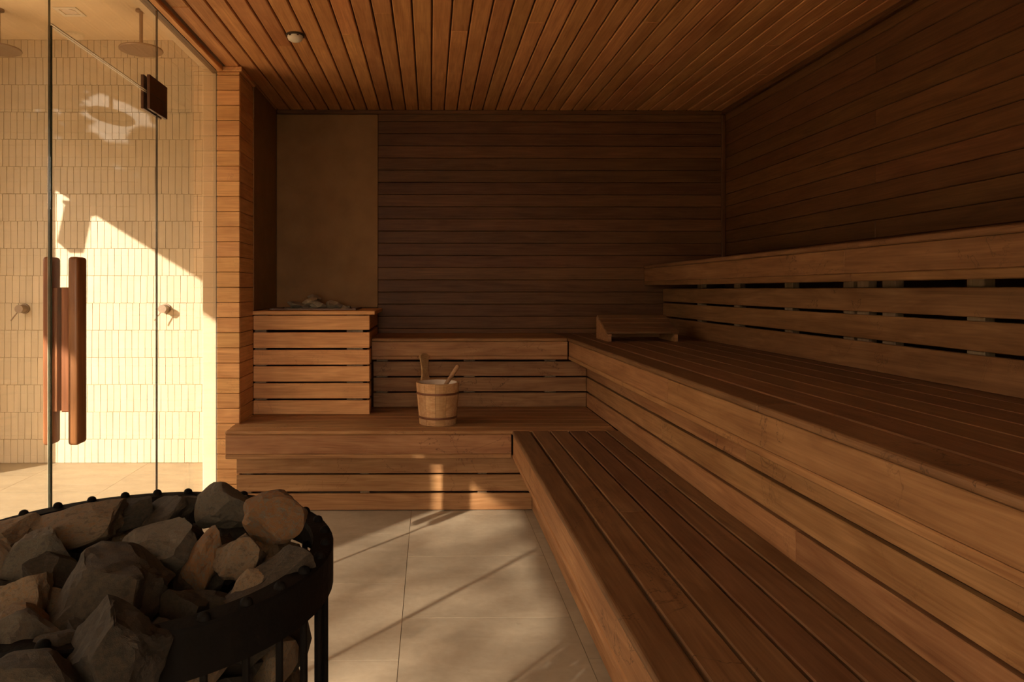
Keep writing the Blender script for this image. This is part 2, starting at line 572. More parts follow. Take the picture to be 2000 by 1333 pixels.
trim1 = bar('trim_1', (X_GLASS + 0.008, Y_FRONT, H_CEIL - 0.026), (X_GLASS + 0.042, 3.9, H_CEIL - 0.001), CEILW, bev=0.004)
tag(trim1, 'wooden edge strip where the boarded ceiling meets the glass', kind='structure')
trim2 = bar('trim_2', (X_GLASS - 0.03, -2.9, H_CEIL - 0.024), (X_GLASS + 0.007, 3.949, H_CEIL - 0.003), SEAL, bev=0.002)
tag(trim2, 'slim dark channel holding the top of the glass', kind='structure')

# shower room shell
wall_sb = bar('wall_shower', (X_SH - 0.15, 4.907, 0), (-1.2, 5.05, H_SH), GROUT, bev=0)
tag(wall_sb, 'shower wall of upright cream tiles', kind='structure')
RX1, RY0, RY1, RZ0 = -2.70, 3.25, 4.35, 2.60      # roof corner opened up for the added light patch
ceil_s = bar('ceiling_shower', (RX1, -3.1, H_SH), (-1.12, 5.05, H_SH + 0.12), PLASTER, bev=0)
for y0, y1 in ((-3.1, RY0), (RY1, 5.05)):
    bar('ceiling_section', (X_SH - 0.15, y0, H_SH), (RX1, y1, H_SH + 0.12), PLASTER, ceil_s, bev=0)
tag(ceil_s, 'smooth plastered shower ceiling', kind='structure')
Z_LINT = 2.352
wall_o = bar('wall_outer', (X_SH - 0.15, -3.1, Z_LINT), (X_SH, 4.906, RZ0), PLASTER, bev=0)
tag(wall_o, 'plastered outer wall with two tall openings to the terrace', kind='structure')
for y0, y1 in ((-3.1, RY0), (RY1, 4.906)):
    bar('wall_section', (X_SH - 0.15, y0, RZ0), (X_SH, y1, H_SH), PLASTER, wall_o, bev=0)
for y0, y1 in ((4.12, 4.906), (-0.017, 1.33), (-3.1, -2.6)):
    bar('wall_section', (X_SH - 0.15, y0, 0), (X_SH, y1, Z_LINT), PLASTER, wall_o, bev=0)
wall_e = bar('wall_end', (X_SH - 0.15, -3.1, 0), (-1.1, -3.0, H_SH), PLASTER, bev=0)
tag(wall_e, 'plastered end wall of the shower passage', kind='structure')
wall_n = bar('wall_passage', (-1.2, -3.0, 0), (-1.1, Y_FRONT - 0.101, H_SH), PLASTER, bev=0)
tag(wall_n, 'plastered wall of the passage behind the viewer', kind='structure')

# upright cream tiles
rng = random.Random(3)
TW, TH = 0.0455, 0.1855
rest = bmesh.new()
tile_count = 0
tile_mesh = {}
def tile_me(w, h):
    key = (round(w, 4), round(h, 4))
    if key not in tile_mesh:
        tile_mesh[key] = box_mesh(key[1], key[0], 0.009, TILE, 0.0009, 1)
    return tile_mesh[key]
rows = [(0.0, 0.1615)] + [(0.1615 + TH * j, 0.1615 + TH * (j + 1)) for j in range(15)]
for j, (z0, z1) in enumerate(rows):
    z1 = min(z1, H_SH)
    if z1 - z0 < 0.02: continue
    x = -1.252 - rng.random() * TW
    while x > X_SH + 0.03:
        w = TW * rng.choice((0.96, 1.0, 1.0, 1.04))
        h = z1 - z0 - 0.0022
        if x - w < X_SH: break
        cx, cz = x - w / 2, (z0 + z1) / 2 + rng.uniform(-0.0006, 0.0006)
        dy = rng.uniform(0, 0.0013)
        R = Matrix(((0, 1, 0), (0, 0, 1), (1, 0, 0)))  # local X up, local Y across, local Z out
        tilt = Matrix.Rotation(rng.uniform(-0.008, 0.008), 3, 'Y')
        pix_x = 840 + cx * 1400 / 4.9
        single = cz < 1.5 and pix_x > 25 and tile_count < 296 and (cz < 1.3 or pix_x > 110)
        if single:
            o = bpy.data.objects.new('wall_tile', tile_me(w - 0.0019, h))
            o.rotation_euler = (tilt @ R).to_euler()
            o.location = Vector((cx, 4.9055 - dy, cz)) - wall_sb.location
            # the slab is rotated: undo with an inverse parent matrix
            o.parent = wall_sb
            COL.objects.link(o)
            o.matrix_parent_inverse = Matrix.Identity(4)
            o['_w'] = 1
            tile_count += 1
            wm = Matrix.Translation((cx, 4.9055 - dy, cz)) @ (tilt @ R).to_4x4()
            pm = Matrix.Translation(wall_sb.location) @ wall_sb.rotation_euler.to_matrix().to_4x4()
            o.matrix_basis = pm.inverted() @ wm
            del o['_w']
        else:
            src = tile_me(w - 0.0019, h)
            wm = Matrix.Translation((cx, 4.9055 - dy, cz)) @ (tilt @ R).to_4x4()
            vs = [rest.verts.new(wm @ v.co) for v in src.vertices]
            for p in src.polygons:
                rest.faces.new([vs[q] for q in p.vertices])
        x -= w
rest_o = mesh_obj('tile_field', rest, TILE)
rest_o.parent = wall_sb
rest_o.matrix_basis = (Matrix.Translation(wall_sb.location) @ wall_sb.rotation_euler.to_matrix().to_4x4()).inverted()
tag(rest_o, kind='stuff')

# fix children of rotated structure boxes: bar() placed them in world axes
def fix_children(o):
    pm = Matrix.Translation(o.location) @ o.rotation_euler.to_matrix().to_4x4()
    for ch in COL.objects:
        if ch.parent is o and ch.type == 'MESH' and not ch.name.startswith(('wall_tile', 'tile_field')):
            wl = ch.location + o.location
            wm = Matrix.Translation(wl) @ ch.rotation_euler.to_matrix().to_4x4()
            ch.matrix_basis = pm.inverted() @ wm
for s in (floor, ceil, wall_b, wall_r, pier, wall_o, wall_f, ceil_s):
    fix_children(s)

# ------------------------------------------------------------------ glass wall
ZG = H_CEIL - 0.02
def pane(name, y0, y1, z0, z1, parent, t=0.010):
    return bar(name, (X_GLASS - t / 2, y0, z0), (X_GLASS + t / 2, y1, z1), GLASS, parent, bev=0)

def glass_panel(name, label, y0, y1, z0=0.004, z1=ZG):
    w = thing(name, (X_GLASS, (y0 + y1) / 2, z0), label, kind='structure')
    pane('pane', y0 + 0.002, y1 - 0.002, z0, z1, w)
    return w

w1 = glass_panel('window_1', 'fixed clear glass panel beside the boarded pier', 3.068, 3.946)
bar('pane_seal', (X_GLASS - 0.0035, 3.0635, 0.004), (X_GLASS + 0.0035, 3.0695, ZG), SEAL, w1, bev=0)
bar('wall_channel', (X_GLASS - 0.01, 3.943, 0.004), (X_GLASS + 0.008, 3.949, ZG), SEAL, w1, bev=0)
w2 = glass_panel('window_2', 'clear glass transom above the door', 2.212, 3.062, 2.0, ZG)
bar('transom_edge', (X_GLASS - 0.003, 2.214, 1.9965), (X_GLASS + 0.003, 3.06, 1.9995), LSEAL, w2, bev=0.001)
w3 = glass_panel('window_3', 'fixed clear glass panel on the handle side of the door', 1.292, 2.206)
bar('pane_edge', (X_GLASS - 0.003, 2.204, 0.004), (X_GLASS + 0.003, 2.2065, ZG), GLASSEDGE, w3, bev=0)
w4 = glass_panel('window_4', 'fixed clear glass panel nearest the viewer', 0.40, 1.288)
bar('pane_edge', (X_GLASS - 0.007, 1.283, 0.004), (X_GLASS + 0.007, 1.297, ZG), GLASSEDGE, w4, bev=0)
w5 = glass_panel('window_5', 'fixed clear glass panel behind the viewer', Y_FRONT, 0.396)

door = thing('door_1', (X_GLASS, 2.62, 0.008), 'frameless glass sauna door with dark wooden bar handles', kind='structure')
pane('pane', 2.214, 3.060, 0.008, 1.990, door)
bar('door_edge', (X_GLASS - 0.0052, 2.2085, 0.008), (X_GLASS + 0.0052, 2.2138, 1.99), GLASSEDGE, door, bev=0)
bar('edge_strip', (X_GLASS - 0.0072, 2.2085, 0.008), (X_GLASS - 0.0053, 2.2138, 1.99), LSEAL, door, bev=0)
bar('door_top_edge', (X_GLASS - 0.003, 2.216, 1.9895), (X_GLASS + 0.003, 3.058, 1.9915), LSEAL, door, bev=0)
def round_bar(name, x0, x1, y0, y1, z0, z1, mat, parent, r=0.010):
    o = bar(name, (x0, y0, z0), (x1, y1, z1), mat, parent, bev=r, seg=4)
    for p in o.data.polygons: p.use_smooth = True
    return o
HY0, HY1 = 2.250, 2.314
h_in = round_bar('handle_bar', -1.133, -1.100, HY0, HY1, 0.692, 1.283, HANDW, door)
h_out = round_bar('handle_bar', -1.212, -1.184, HY0, HY1, 0.692, 1.283, HANDW, door)
bar('handle_mount', (-1.1591, HY0 + 0.014, 0.795), (-1.131, HY1 - 0.014, 1.187), HANDW, door, bev=0.002)
bar('handle_mount', (-1.186, HY0 + 0.014, 0.795), (-1.1707, HY1 - 0.014, 1.187), HANDW, door, bev=0.002)
# patch fitting at the top pivot corner
for s, x0, x1 in ((1, -1.159, -1.146), (-1, -1.184, -1.171)):
    bar('patch_fitting', (x0, 2.945, 1.922), (x1, 3.140, 2.062), BRONZE, door, bev=0.0015)
    if s > 0:
        bar('patch_cover', (x1, 2.946, 1.985), (x1 + 0.0015, 3.10, 1.9875), SEAL, door, bev=0)
        bar('patch_cover', (x1, 3.096, 1.925), (x1 + 0.0015, 3.0985, 1.986), SEAL, door, bev=0)

# ------------------------------------------------------------------ benches
def planks_x(parent, x0, x1, y0, y1, ztop, n, gap, t=0.022, front='y0', mat=WOOD, cuts=()):
    """seat planks running along X, stacked in Y from the front edge y0 to y1"""
    w = (y1 - y0) / n
    for i in range(n):
        a, b = y0 + w * i, y0 + w * (i + 1)
        bar('seat_plank', (x0, a + gap / 2 if i else a, ztop - t), (x1, b - gap / 2, ztop), mat, parent,
            bev=0.009 if i == 0 else 0.003, seg=3 if i == 0 else 1)

def planks_y(parent, y0, y1, x0, x1, ztop, n, gap, t=0.022, mat=SHADEW, cuts={}):
    w = (x1 - x0) / n
    for i in range(n):
        a, b = x0 + w * i, x0 + w * (i + 1)
        ends = [y0] + list(cuts.get(i, ())) + [y1]
        for ya, yb in zip(ends[:-1], ends[1:]):
            bar('seat_plank', (a + gap / 2 if i else a, ya + 0.0005, ztop - t), (b - gap / 2, yb - 0.0005, ztop), mat, parent,
                bev=0.009 if i == 0 else 0.003, seg=3 if i == 0 else 1)

Y_LF, Y_MF = 3.71, 4.32          # front edges, back benches
X_LF, X_MF, X_TF = 0.424, 0.833, 1.448   # front edges, right benches
Y_LS, Y_MS = 3.824, 4.45         # riser slat faces
X_LS, X_MS, X_TS = 0.545, 0.973, 1.58
YB0 = Y_FRONT + 0.005
LOW_SLATS = ((0.004, 0.0915), (0.104, 0.1915), (0.2, 0.2965))
MID_SLATS = ((0.4505, 0.538), (0.548, 0.633), (0.643, 0.733))
TOP_SLATS = ((0.8885, 0.990), (1.002, 1.088), (1.100, 1.187))

# low back bench
lb = thing('low_bench', (-0.3, 4.1, 0), 'lowest wooden bench along the back wall, carrying the bucket', 'bench', 'sauna benches')
planks_x(lb, -1.06, X_MS, Y_LF, 3.904, H_LOW, 2, 0.0025)
w_ = (Y_MS + 0.02 - 3.904) / 5
for i in range(5):
    bar('seat_plank', (-1.033, 3.904 + w_ * i + 0.0012, H_LOW - 0.022), (X_MS, 3.904 + w_ * (i + 1) - 0.0012, H_LOW), WOOD, lb, bev=0.003)
bar('fascia_board', (-1.058, Y_LF + 0.006, 0.327), (X_LF - 0.002, Y_LF + 0.028, H_LOW - 0.0225), WOOD, lb, bev=0.002)
bar('fascia_strip', (-1.058, Y_LF + 0.004, 0.303), (X_LF - 0.002, Y_LF + 0.030, 0.3265), WOOD, lb, bev=0.003)
for z0, z1 in LOW_SLATS:
    bar('riser_slat', (-1.03, Y_LS, z0), (X_LS, Y_LS + 0.02, z1), WOOD, lb, bev=0.002)
for x in (-0.98, -0.35, 0.28):
    bar('post', (x - 0.025, Y_LS + 0.021, 0.0), (x + 0.025, Y_LS + 0.06, H_LOW - 0.024), POSTW, lb, bev=0.002)

# low right bench
lr = thing('low_bench', (0.7, 1.5, 0), 'lowest wooden bench along the right side, wide planks with dark gaps', 'bench', 'sauna benches')
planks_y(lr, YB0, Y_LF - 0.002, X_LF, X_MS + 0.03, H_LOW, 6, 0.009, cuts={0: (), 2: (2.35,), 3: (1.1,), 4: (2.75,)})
bar('fascia_board', (X_LF + 0.006, YB0, 0.327), (X_LF + 0.028, Y_LF + 0.0, H_LOW - 0.0225), WOOD, lr, bev=0.002)
bar('fascia_strip', (X_LF + 0.004, YB0, 0.303), (X_LF + 0.030, Y_LF + 0.0, 0.3265), WOOD, lr, bev=0.003)
for z0, z1 in LOW_SLATS:
    bar('riser_slat', (X_LS, YB0, z0), (X_LS + 0.02, Y_LS - 0.001, z1), WOOD, lr, bev=0.002)
for y in (0.0, 0.9, 1.8, 2.7, 3.5):
    bar('post', (X_LS + 0.021, y - 0.025, 0.0), (X_LS + 0.06, y + 0.025, H_LOW - 0.024), POSTW, lr, bev=0.002)

# middle back bench
mb = thing('middle_bench', (0.2, 4.6, 0), 'short middle-height wooden bench along the back wall beside the slatted stone cabinet', 'bench', 'sauna benches')
planks_x(mb, -0.352, X_MF - 0.001, Y_MF, Y_BACK - 0.002, H_MID, 5, 0.0025)
bar('fascia_board', (-0.352, Y_MF + 0.005, 0.779), (X_MF - 0.001, Y_MF + 0.026, H_MID - 0.0225), WOOD, mb, bev=0.002)
bar('fascia_strip', (-0.352, Y_MF + 0.003, 0.757), (X_MF - 0.001, Y_MF + 0.028, 0.7785), WOOD, mb, bev=0.003)
for z0, z1 in MID_SLATS:
    bar('riser_slat', (-0.352, Y_MS, z0), (X_MS - 0.001, Y_MS + 0.02, z1), WOOD, mb, bev=0.002)
for x in (-0.30, 0.245, 0.75):
    bar('post', (x - 0.035, Y_MS + 0.021, H_LOW + 0.001), (x + 0.035, Y_MS + 0.06, H_MID - 0.024), POSTW, mb, bev=0.002)

# middle right bench
mr = thing('middle_bench', (1.2, 2.0, 0), 'broad middle-height wooden bench along the right side, carrying the headrest', 'bench', 'sauna benches')
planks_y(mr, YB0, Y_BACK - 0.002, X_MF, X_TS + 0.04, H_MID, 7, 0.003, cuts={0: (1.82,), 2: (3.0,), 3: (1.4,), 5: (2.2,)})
for ya, yb in ((YB0, 2.519), (2.5195, Y_MF + 0.003)):
    bar('fascia_board', (X_MF + 0.005, ya, 0.779), (X_MF + 0.026, yb, H_MID - 0.0225), WOOD, mr, bev=0.002)
bar('fascia_strip', (X_MF + 0.003, YB0, 0.757), (X_MF + 0.028, Y_MF + 0.003, 0.7785), WOOD, mr, bev=0.003)
for i, (z0, z1) in enumerate(MID_SLATS):
    cut = (1.9, 3.0, 2.2)[i]
    for ya, yb in ((YB0, cut), (cut + 0.0008, Y_MS - 0.001)):
        bar('riser_slat', (X_MS, ya, z0), (X_MS + 0.02, yb, z1), WOOD, mr, bev=0.002)
for y in (0.2, 0.9, 1.45, 2.05, 2.65, 3.25, 3.9):
    bar('post', (X_MS + 0.021, y - 0.03, H_LOW + 0.001), (X_MS + 0.06, y + 0.03, H_MID - 0.024), POSTW, mr, bev=0.002)

# top right bench
tr = thing('top_bench', (1.75, 2.0, 0), 'highest wooden bench against the dark right wall above three backrest slats', 'bench', 'sauna benches')
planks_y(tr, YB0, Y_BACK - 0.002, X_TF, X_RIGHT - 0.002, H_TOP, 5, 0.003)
for ya, yb in ((YB0, 2.5), (2.5005, Y_BACK - 0.002)):
    bar('fascia_board', (X_TF + 0.005, ya, 1.236), (X_TF + 0.026, yb, H_TOP - 0.0225), SHADETOPW, tr, bev=0.002)
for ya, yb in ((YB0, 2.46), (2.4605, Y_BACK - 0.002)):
    bar('fascia_strip', (X_TF + 0.004, ya, 1.208), (X_TF + 0.028, yb, 1.2355), SHADETOPW, tr, bev=0.003)
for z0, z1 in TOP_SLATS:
    bar('backrest_slat', (X_TS, YB0, z0), (X_TS + 0.022, Y_BACK - 0.002, z1), SHADETOPW, tr, bev=0.002)
for y in (4.25, 3.73, 3.19, 2.73, 2.64, 2.49, 2.09, 1.5, 1.0, 0.4):
    bar('post', (X_TS + 0.023, y - 0.035, H_MID + 0.001), (X_TS + 0.055, y + 0.035, H_TOP - 0.024), POSTW, tr, bev=0.002)

# ------------------------------------------------------------------ stone cabinet in the niche
CF = 4.197
cab = thing('stone_cabinet', (-0.7, 4.5, H_LOW), 'slatted wooden cabinet in the niche with a stone tray on top', 'cabinet')
CAB = ((0.4505, 0.531), (0.543, 0.6315), (0.642, 0.731), (0.741, 0.827), (0.839, 0.929), (0.944, 1.028))
for z0, z1 in CAB:
    bar('front_slat', (-1.032, CF, z0), (-0.354, CF + 0.02, z1), CABW, cab, bev=0.002)
    bar('side_slat', (-0.374, CF + 0.0205, z0), (-0.354, Y_MF - 0.001 if z1 < 0.85 else Y_BACK - 0.006, z1), CABW, cab, bev=0.002)
bar('post', (-0.49, CF + 0.021, H_LOW + 0.0015), (-0.395, CF + 0.05, 1.03), POSTW, cab, bev=0.002)
bar('post', (-1.03, CF + 0.021, H_LOW + 0.0015), (-0.96, CF + 0.05, 1.03), POSTW, cab, bev=0.002)
# counter top as four boards round the tray opening
for lo, hi in (((-1.033, CF - 0.02, 1.033), (-0.322, CF + 0.16, 1.055)),
               ((-1.033, Y_BACK - 0.14, 1.033), (-0.322, Y_BACK - 0.006, 1.055)),
               ((-1.033, CF + 0.1605, 1.033), (-0.96, Y_BACK - 0.1405, 1.055)),
               ((-0.46, CF + 0.1605, 1.033), (-0.322, Y_BACK - 0.1405, 1.055))):
    bar('counter_board', lo, hi, CABW, cab, bev=0.003)
TY0, TY1 = CF + 0.15, Y_BACK - 0.13
tray = bar('stone_tray', (-0.965, TY0, 1.02), (-0.455, TY1, 1.0325), BLACK, cab, bev=0.001)
for lo, hi in (((-0.97, TY0 - 0.004, 1.0555), (-0.45, TY0 + 0.012, 1.066)), ((-0.97, TY1 - 0.012, 1.0555), (-0.45, TY1 + 0.004, 1.066)),
               ((-0.97, TY0 + 0.0125, 1.0555), (-0.955, TY1 - 0.0125, 1.066)), ((-0.465, TY0 + 0.0125, 1.0555), (-0.45, TY1 - 0.0125, 1.066))):
    bar('tray_rim', lo, hi, BRONZE, cab, bev=0.001)

# ------------------------------------------------------------------ stones
def rock_mesh(seed, sub=3, rough=0.085, cuts=13):
    r = random.Random(seed)
    bm = bmesh.new()
    bmesh.ops.create_icosphere(bm, subdivisions=sub, radius=1.0)
    planes = []
    for _ in range(cuts):
        n = Vector((r.gauss(0, 1), r.gauss(0, 1), r.gauss(0, 1))).normalized()
        planes.append((n, r.uniform(0.46, 0.74)))
    off = Vector((r.uniform(0, 50), r.uniform(0, 50), r.uniform(0, 50)))
    for v in bm.verts:
        p = v.co.copy()
        for n, d in planes:
            t = p.dot(n)
            if t > d:
                p -= n * (t - d) * 0.97
        q = p * 2.3 + off
        p += p.normalized() * (mnoise.fractal(q, 0.8, 2.1, 6) * rough)
        v.co = p
    # normalise to a unit box
    mx = [max(abs(v.co[i]) for v in bm.verts) for i in range(3)]
    for v in bm.verts:
        v.co = Vector((v.co.x / mx[0], v.co.y / mx[1], v.co.z / mx[2]))
    return bm

ROCKV = {}
def rock_data(seed, mat, sub=3):
    key = (seed, mat.name, sub)
    if key not in ROCKV:
        bm = rock_mesh(seed, sub)
        me = bpy.data.meshes.new('stone')
        bm.to_mesh(me); bm.free()
        me.materials.append(mat)
        ROCKV[key] = me
    return ROCKV[key]

def rock(name, loc, size, rot, seed, mat, label, group, sub=3):
    o = bpy.data.objects.new(name, rock_data(seed, mat, sub))
    o.location = loc
    o.scale = (size[0] / 2, size[1] / 2, size[2] / 2)
    o.rotation_euler = rot
    COL.objects.link(o)
    return tag(o, label, 'stone', group)

def at(px, py, Y):
    """world point seen at photo pixel (px,py) at depth Y"""
    return Vector(((px - VPX) * Y / F_PX, Y, EYE - (py - VPY) * Y / F_PX))

# niche stones: pixel centre, pixel size, depth
NG = 'stones on the niche counter'
for i, (px, py, w, h, Y, rz, mat, lab) in enumerate((
        (576, 596, 36, 20, 4.47, 0.2, NSTONE_G, 'grey stone at the left end of the niche pile'),
        (605, 590, 34, 15, 4.46, 0.3, NSTONE_T, 'pale flat stone lying tilted in the niche pile'),
        (612, 581, 30, 12, 4.52, -0.5, NSTONE_T, 'topmost tan stone of the niche pile'),
        (622, 598, 40, 18, 4.48, 0.9, NSTONE_G, 'rounded grey stone in the middle of the niche pile'),
        (650, 595, 34, 15, 4.49, -0.3, NSTONE_T, 'tan stone right of the middle of the niche pile'),
        (662, 599, 22, 10, 4.45, 0.4, NSTONE_G, 'small grey stone near the right end of the niche pile'),
        (674, 601, 20, 9, 4.46, 0.1, NSTONE_T, 'small flat stone at the right end of the niche pile'),
        (596, 600, 22, 10, 4.42, 0.1, NSTONE_G, 'small dark stone at the front of the niche pile'))):
    s = Y / F_PX
    p = at(px, py, Y)
    p.z = max(p.z, 1.0335 + h * s * 0.5)
    rock('niche_stone', p, (w * s, w * s * 0.9, h * s * 1.05), (0, -0.2 if i == 1 else 0.1, rz), 40 + i, mat, lab, NG)
for i in range(9):
    p = Vector((random.uniform(-0.9, -0.52), random.uniform(4.48, 4.64), 1.056))
    rock('niche_stone', p, (0.10, 0.09, 0.05), (0, 0, i), 30 + i % 4, NSTONE_G, 'grey stone bedded low in the tray beneath the niche pile', NG)

# ------------------------------------------------------------------ heater with cage and stones
HX, HY, HR, HZ = -0.41, 0.97, 0.277, 0.83
heater = thing('sauna_heater', (HX, HY, 0), 'round black steel sauna heater with an open cage of bars, heaped with stones', 'heater')
ring = lathe([(HR - 0.030, HZ - 0.008), (HR - 0.028, HZ), (HR - 0.002, HZ), (HR, HZ - 0.003), (HR, HZ - 0.055), (HR - 0.006, HZ - 0.056), (HR - 0.006, HZ - 0.010)], 72, close=True)
mesh_obj('top_band', ring, BLACK, heater)
ring = lathe([(HR - 0.012, 0.20), (HR, 0.20), (HR, 0.16), (HR - 0.012, 0.16)], 72, close=True)
mesh_obj('lower_band', ring, BLACK, heater)
base = lathe([(0.0, 0.02), (HR - 0.03, 0.02), (HR - 0.03, 0.15), (HR - 0.012, 0.16), (0.0, 0.16)], 48)
mesh_obj('base_drum', base, BLACK, heater)
core = lathe([(0.0, 0.161), (0.12, 0.161), (0.12, 0.62), (0.0, 0.62)], 32)
mesh_obj('heating_core', core, BLACK, heater)
NB = 33
bar_me = None
dome_me = None
for i in range(NB):
    a = 2 * math.pi * (i + 0.37) / NB
    if bar_me is None:
        o = mesh_obj('cage_bar', tube((0, 0, 0.0), (0, 0, HZ - 0.045), 0.0045, 8), BLACK, heater)
        bar_me = o.data
        d = mesh_obj('bar_cap', lathe([(0.0075, 0), (0.0072, 0.003), (0.0058, 0.006), (0.003, 0.0078), (0.0, 0.0083)], 12), BLACK, heater, smooth=True)
        dome_me = d.data
    else:
        o = link(bpy.data.objects.new('cage_bar', bar_me), heater)
        d = link(bpy.data.objects.new('bar_cap', dome_me), heater)
    r = HR - 0.011
    o.location = (r * math.cos(a), r * math.sin(a), 0)
    r = HR - 0.010
    d.location = (r * math.cos(a), r * math.sin(a), HZ - 0.0004)
for i in range(4):
    a = math.pi / 4 + i * math.pi / 2
    mesh_obj('foot', tube((0.2 * math.cos(a), 0.2 * math.sin(a), 0.0005), (0.2 * math.cos(a), 0.2 * math.sin(a), 0.021), 0.02, 16), BLACK, heater)

HG = 'stones heaped in the heater'
def hrock(px, py, w, h, Y, mat, label, seed, rot=(0, 0, 0), dep=None, sub=4):
    s = Y / F_PX
    rock('heater_stone', at(px, py, Y), (w * s, (dep or (w + h) / 2) * s, h * s), rot, seed, mat, label, HG, sub)

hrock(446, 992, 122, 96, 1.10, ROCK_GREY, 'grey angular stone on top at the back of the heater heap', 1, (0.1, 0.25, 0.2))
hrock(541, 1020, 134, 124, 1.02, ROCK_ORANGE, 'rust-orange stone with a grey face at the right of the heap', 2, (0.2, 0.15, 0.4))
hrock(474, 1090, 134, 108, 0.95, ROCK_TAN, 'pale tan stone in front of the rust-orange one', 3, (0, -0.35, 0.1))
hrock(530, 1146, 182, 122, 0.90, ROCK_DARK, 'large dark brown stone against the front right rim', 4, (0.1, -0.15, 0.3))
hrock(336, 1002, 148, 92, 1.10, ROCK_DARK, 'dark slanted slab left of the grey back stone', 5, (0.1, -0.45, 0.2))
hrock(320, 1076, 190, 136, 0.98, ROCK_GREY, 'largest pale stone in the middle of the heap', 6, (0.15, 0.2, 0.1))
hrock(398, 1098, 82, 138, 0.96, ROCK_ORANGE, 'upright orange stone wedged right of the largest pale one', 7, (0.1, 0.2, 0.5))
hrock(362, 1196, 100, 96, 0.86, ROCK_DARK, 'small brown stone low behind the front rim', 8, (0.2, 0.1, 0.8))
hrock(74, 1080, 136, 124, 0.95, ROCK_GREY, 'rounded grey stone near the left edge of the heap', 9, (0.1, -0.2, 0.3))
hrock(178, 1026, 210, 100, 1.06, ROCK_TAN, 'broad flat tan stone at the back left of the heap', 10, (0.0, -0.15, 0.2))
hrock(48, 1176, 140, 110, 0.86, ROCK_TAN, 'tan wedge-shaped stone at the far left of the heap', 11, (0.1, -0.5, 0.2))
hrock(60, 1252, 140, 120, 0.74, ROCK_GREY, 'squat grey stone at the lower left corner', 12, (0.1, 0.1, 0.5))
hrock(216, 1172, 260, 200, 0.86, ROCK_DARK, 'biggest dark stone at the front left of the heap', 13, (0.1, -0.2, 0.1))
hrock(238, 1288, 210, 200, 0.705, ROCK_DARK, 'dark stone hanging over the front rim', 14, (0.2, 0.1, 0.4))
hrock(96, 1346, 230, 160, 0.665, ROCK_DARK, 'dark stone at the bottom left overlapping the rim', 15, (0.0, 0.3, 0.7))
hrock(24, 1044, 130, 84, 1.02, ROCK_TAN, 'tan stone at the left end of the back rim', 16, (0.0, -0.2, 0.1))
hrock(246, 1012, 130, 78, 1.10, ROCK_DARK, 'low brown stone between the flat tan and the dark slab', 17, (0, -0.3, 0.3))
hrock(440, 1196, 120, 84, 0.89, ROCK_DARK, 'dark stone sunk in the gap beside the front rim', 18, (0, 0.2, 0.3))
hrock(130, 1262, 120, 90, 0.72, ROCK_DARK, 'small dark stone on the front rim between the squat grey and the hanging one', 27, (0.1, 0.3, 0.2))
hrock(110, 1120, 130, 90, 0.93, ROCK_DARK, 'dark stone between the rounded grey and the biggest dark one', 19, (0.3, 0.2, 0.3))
hrock(-40, 1110, 150, 130, 0.92, ROCK_TAN, 'tan stone cut by the left edge of the picture', 29, (0.3, 0.2, 0.3))
# stones filling the cage
fill = random.Random(11)
for lvl, z in enumerate((0.205, 0.275, 0.345, 0.415, 0.485, 0.555, 0.625, 0.695, 0.755)):
    n = 16
    for i in range(n):
        a = 2 * math.pi * (i + 0.5 * (lvl % 2)) / n + fill.uniform(-0.06, 0.06)
        if math.sin(a) > 0.75 and z < 0.6: continue
        r = HR - 0.071
        s = fill.uniform(0.076, 0.084)
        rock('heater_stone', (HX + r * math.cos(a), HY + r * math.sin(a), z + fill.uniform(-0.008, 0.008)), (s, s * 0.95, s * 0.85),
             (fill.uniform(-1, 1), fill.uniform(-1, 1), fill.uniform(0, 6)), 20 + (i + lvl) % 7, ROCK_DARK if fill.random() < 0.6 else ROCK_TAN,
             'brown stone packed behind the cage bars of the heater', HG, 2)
for lvl, z in enumerate((0.705, 0.782)):
    for gx in range(-4, 5):
        for gy in range(-4, 5):
            x, y = gx * 0.078 + 0.03 * (lvl % 2), gy * 0.078
            if math.hypot(x, y) > (0.175 if lvl < 1 else 0.205): continue
            sz = fill.uniform(0.082, 0.092)
            rock('heater_stone', (HX + x, HY + y, z + fill.uniform(-0.006, 0.006)), (sz, sz, sz * 0.85),
                 (fill.uniform(-1, 1), fill.uniform(-1, 1), fill.uniform(0, 6)), 20 + (gx + gy) % 7, ROCK_DARK if (gx + lvl) % 3 else ROCK_TAN,
                 'stone down in the shadow between the upper stones of the heap', HG, 3)

# ------------------------------------------------------------------ bucket and ladle
BX, BY = 0.042, 3.92
RB, RT, BH = 0.100, 0.119, 0.226
bucket = thing('sauna_bucket', (BX, BY, H_LOW + 0.0005), 'pale wooden stave bucket with copper hoops on the lowest back bench', 'bucket')
NS = 12
TSTAVE = 0.012
def stave_bm(a0, a1, top):
    bm = bmesh.new()
    seg = 3
    rows_ = []
    for z, rr in ((0.0, RB), (top, RB + (RT - RB) * top / BH)):
        for rad in (rr, rr - TSTAVE):
            rows_.append([bm.verts.new((rad * math.cos(a0 + (a1 - a0) * i / seg), rad * math.sin(a0 + (a1 - a0) * i / seg), z)) for i in range(seg + 1)])
    ob, ib, ot, it = rows_
    for i in range(seg):
        bm.faces.new((ob[i], ob[i + 1], ot[i + 1], ot[i]))
        bm.faces.new((ib[i + 1], ib[i], it[i], it[i + 1]))
        bm.faces.new((ot[i], ot[i + 1], it[i + 1], it[i]))
        bm.faces.new((ob[i + 1], ob[i], ib[i], ib[i + 1]))
    for i in (0, seg):
        bm.faces.new((ob[i], ot[i], it[i], ib[i]))
    bmesh.ops.recalc_face_normals(bm, faces=bm.faces)
    return bm
A_H = math.radians(128)
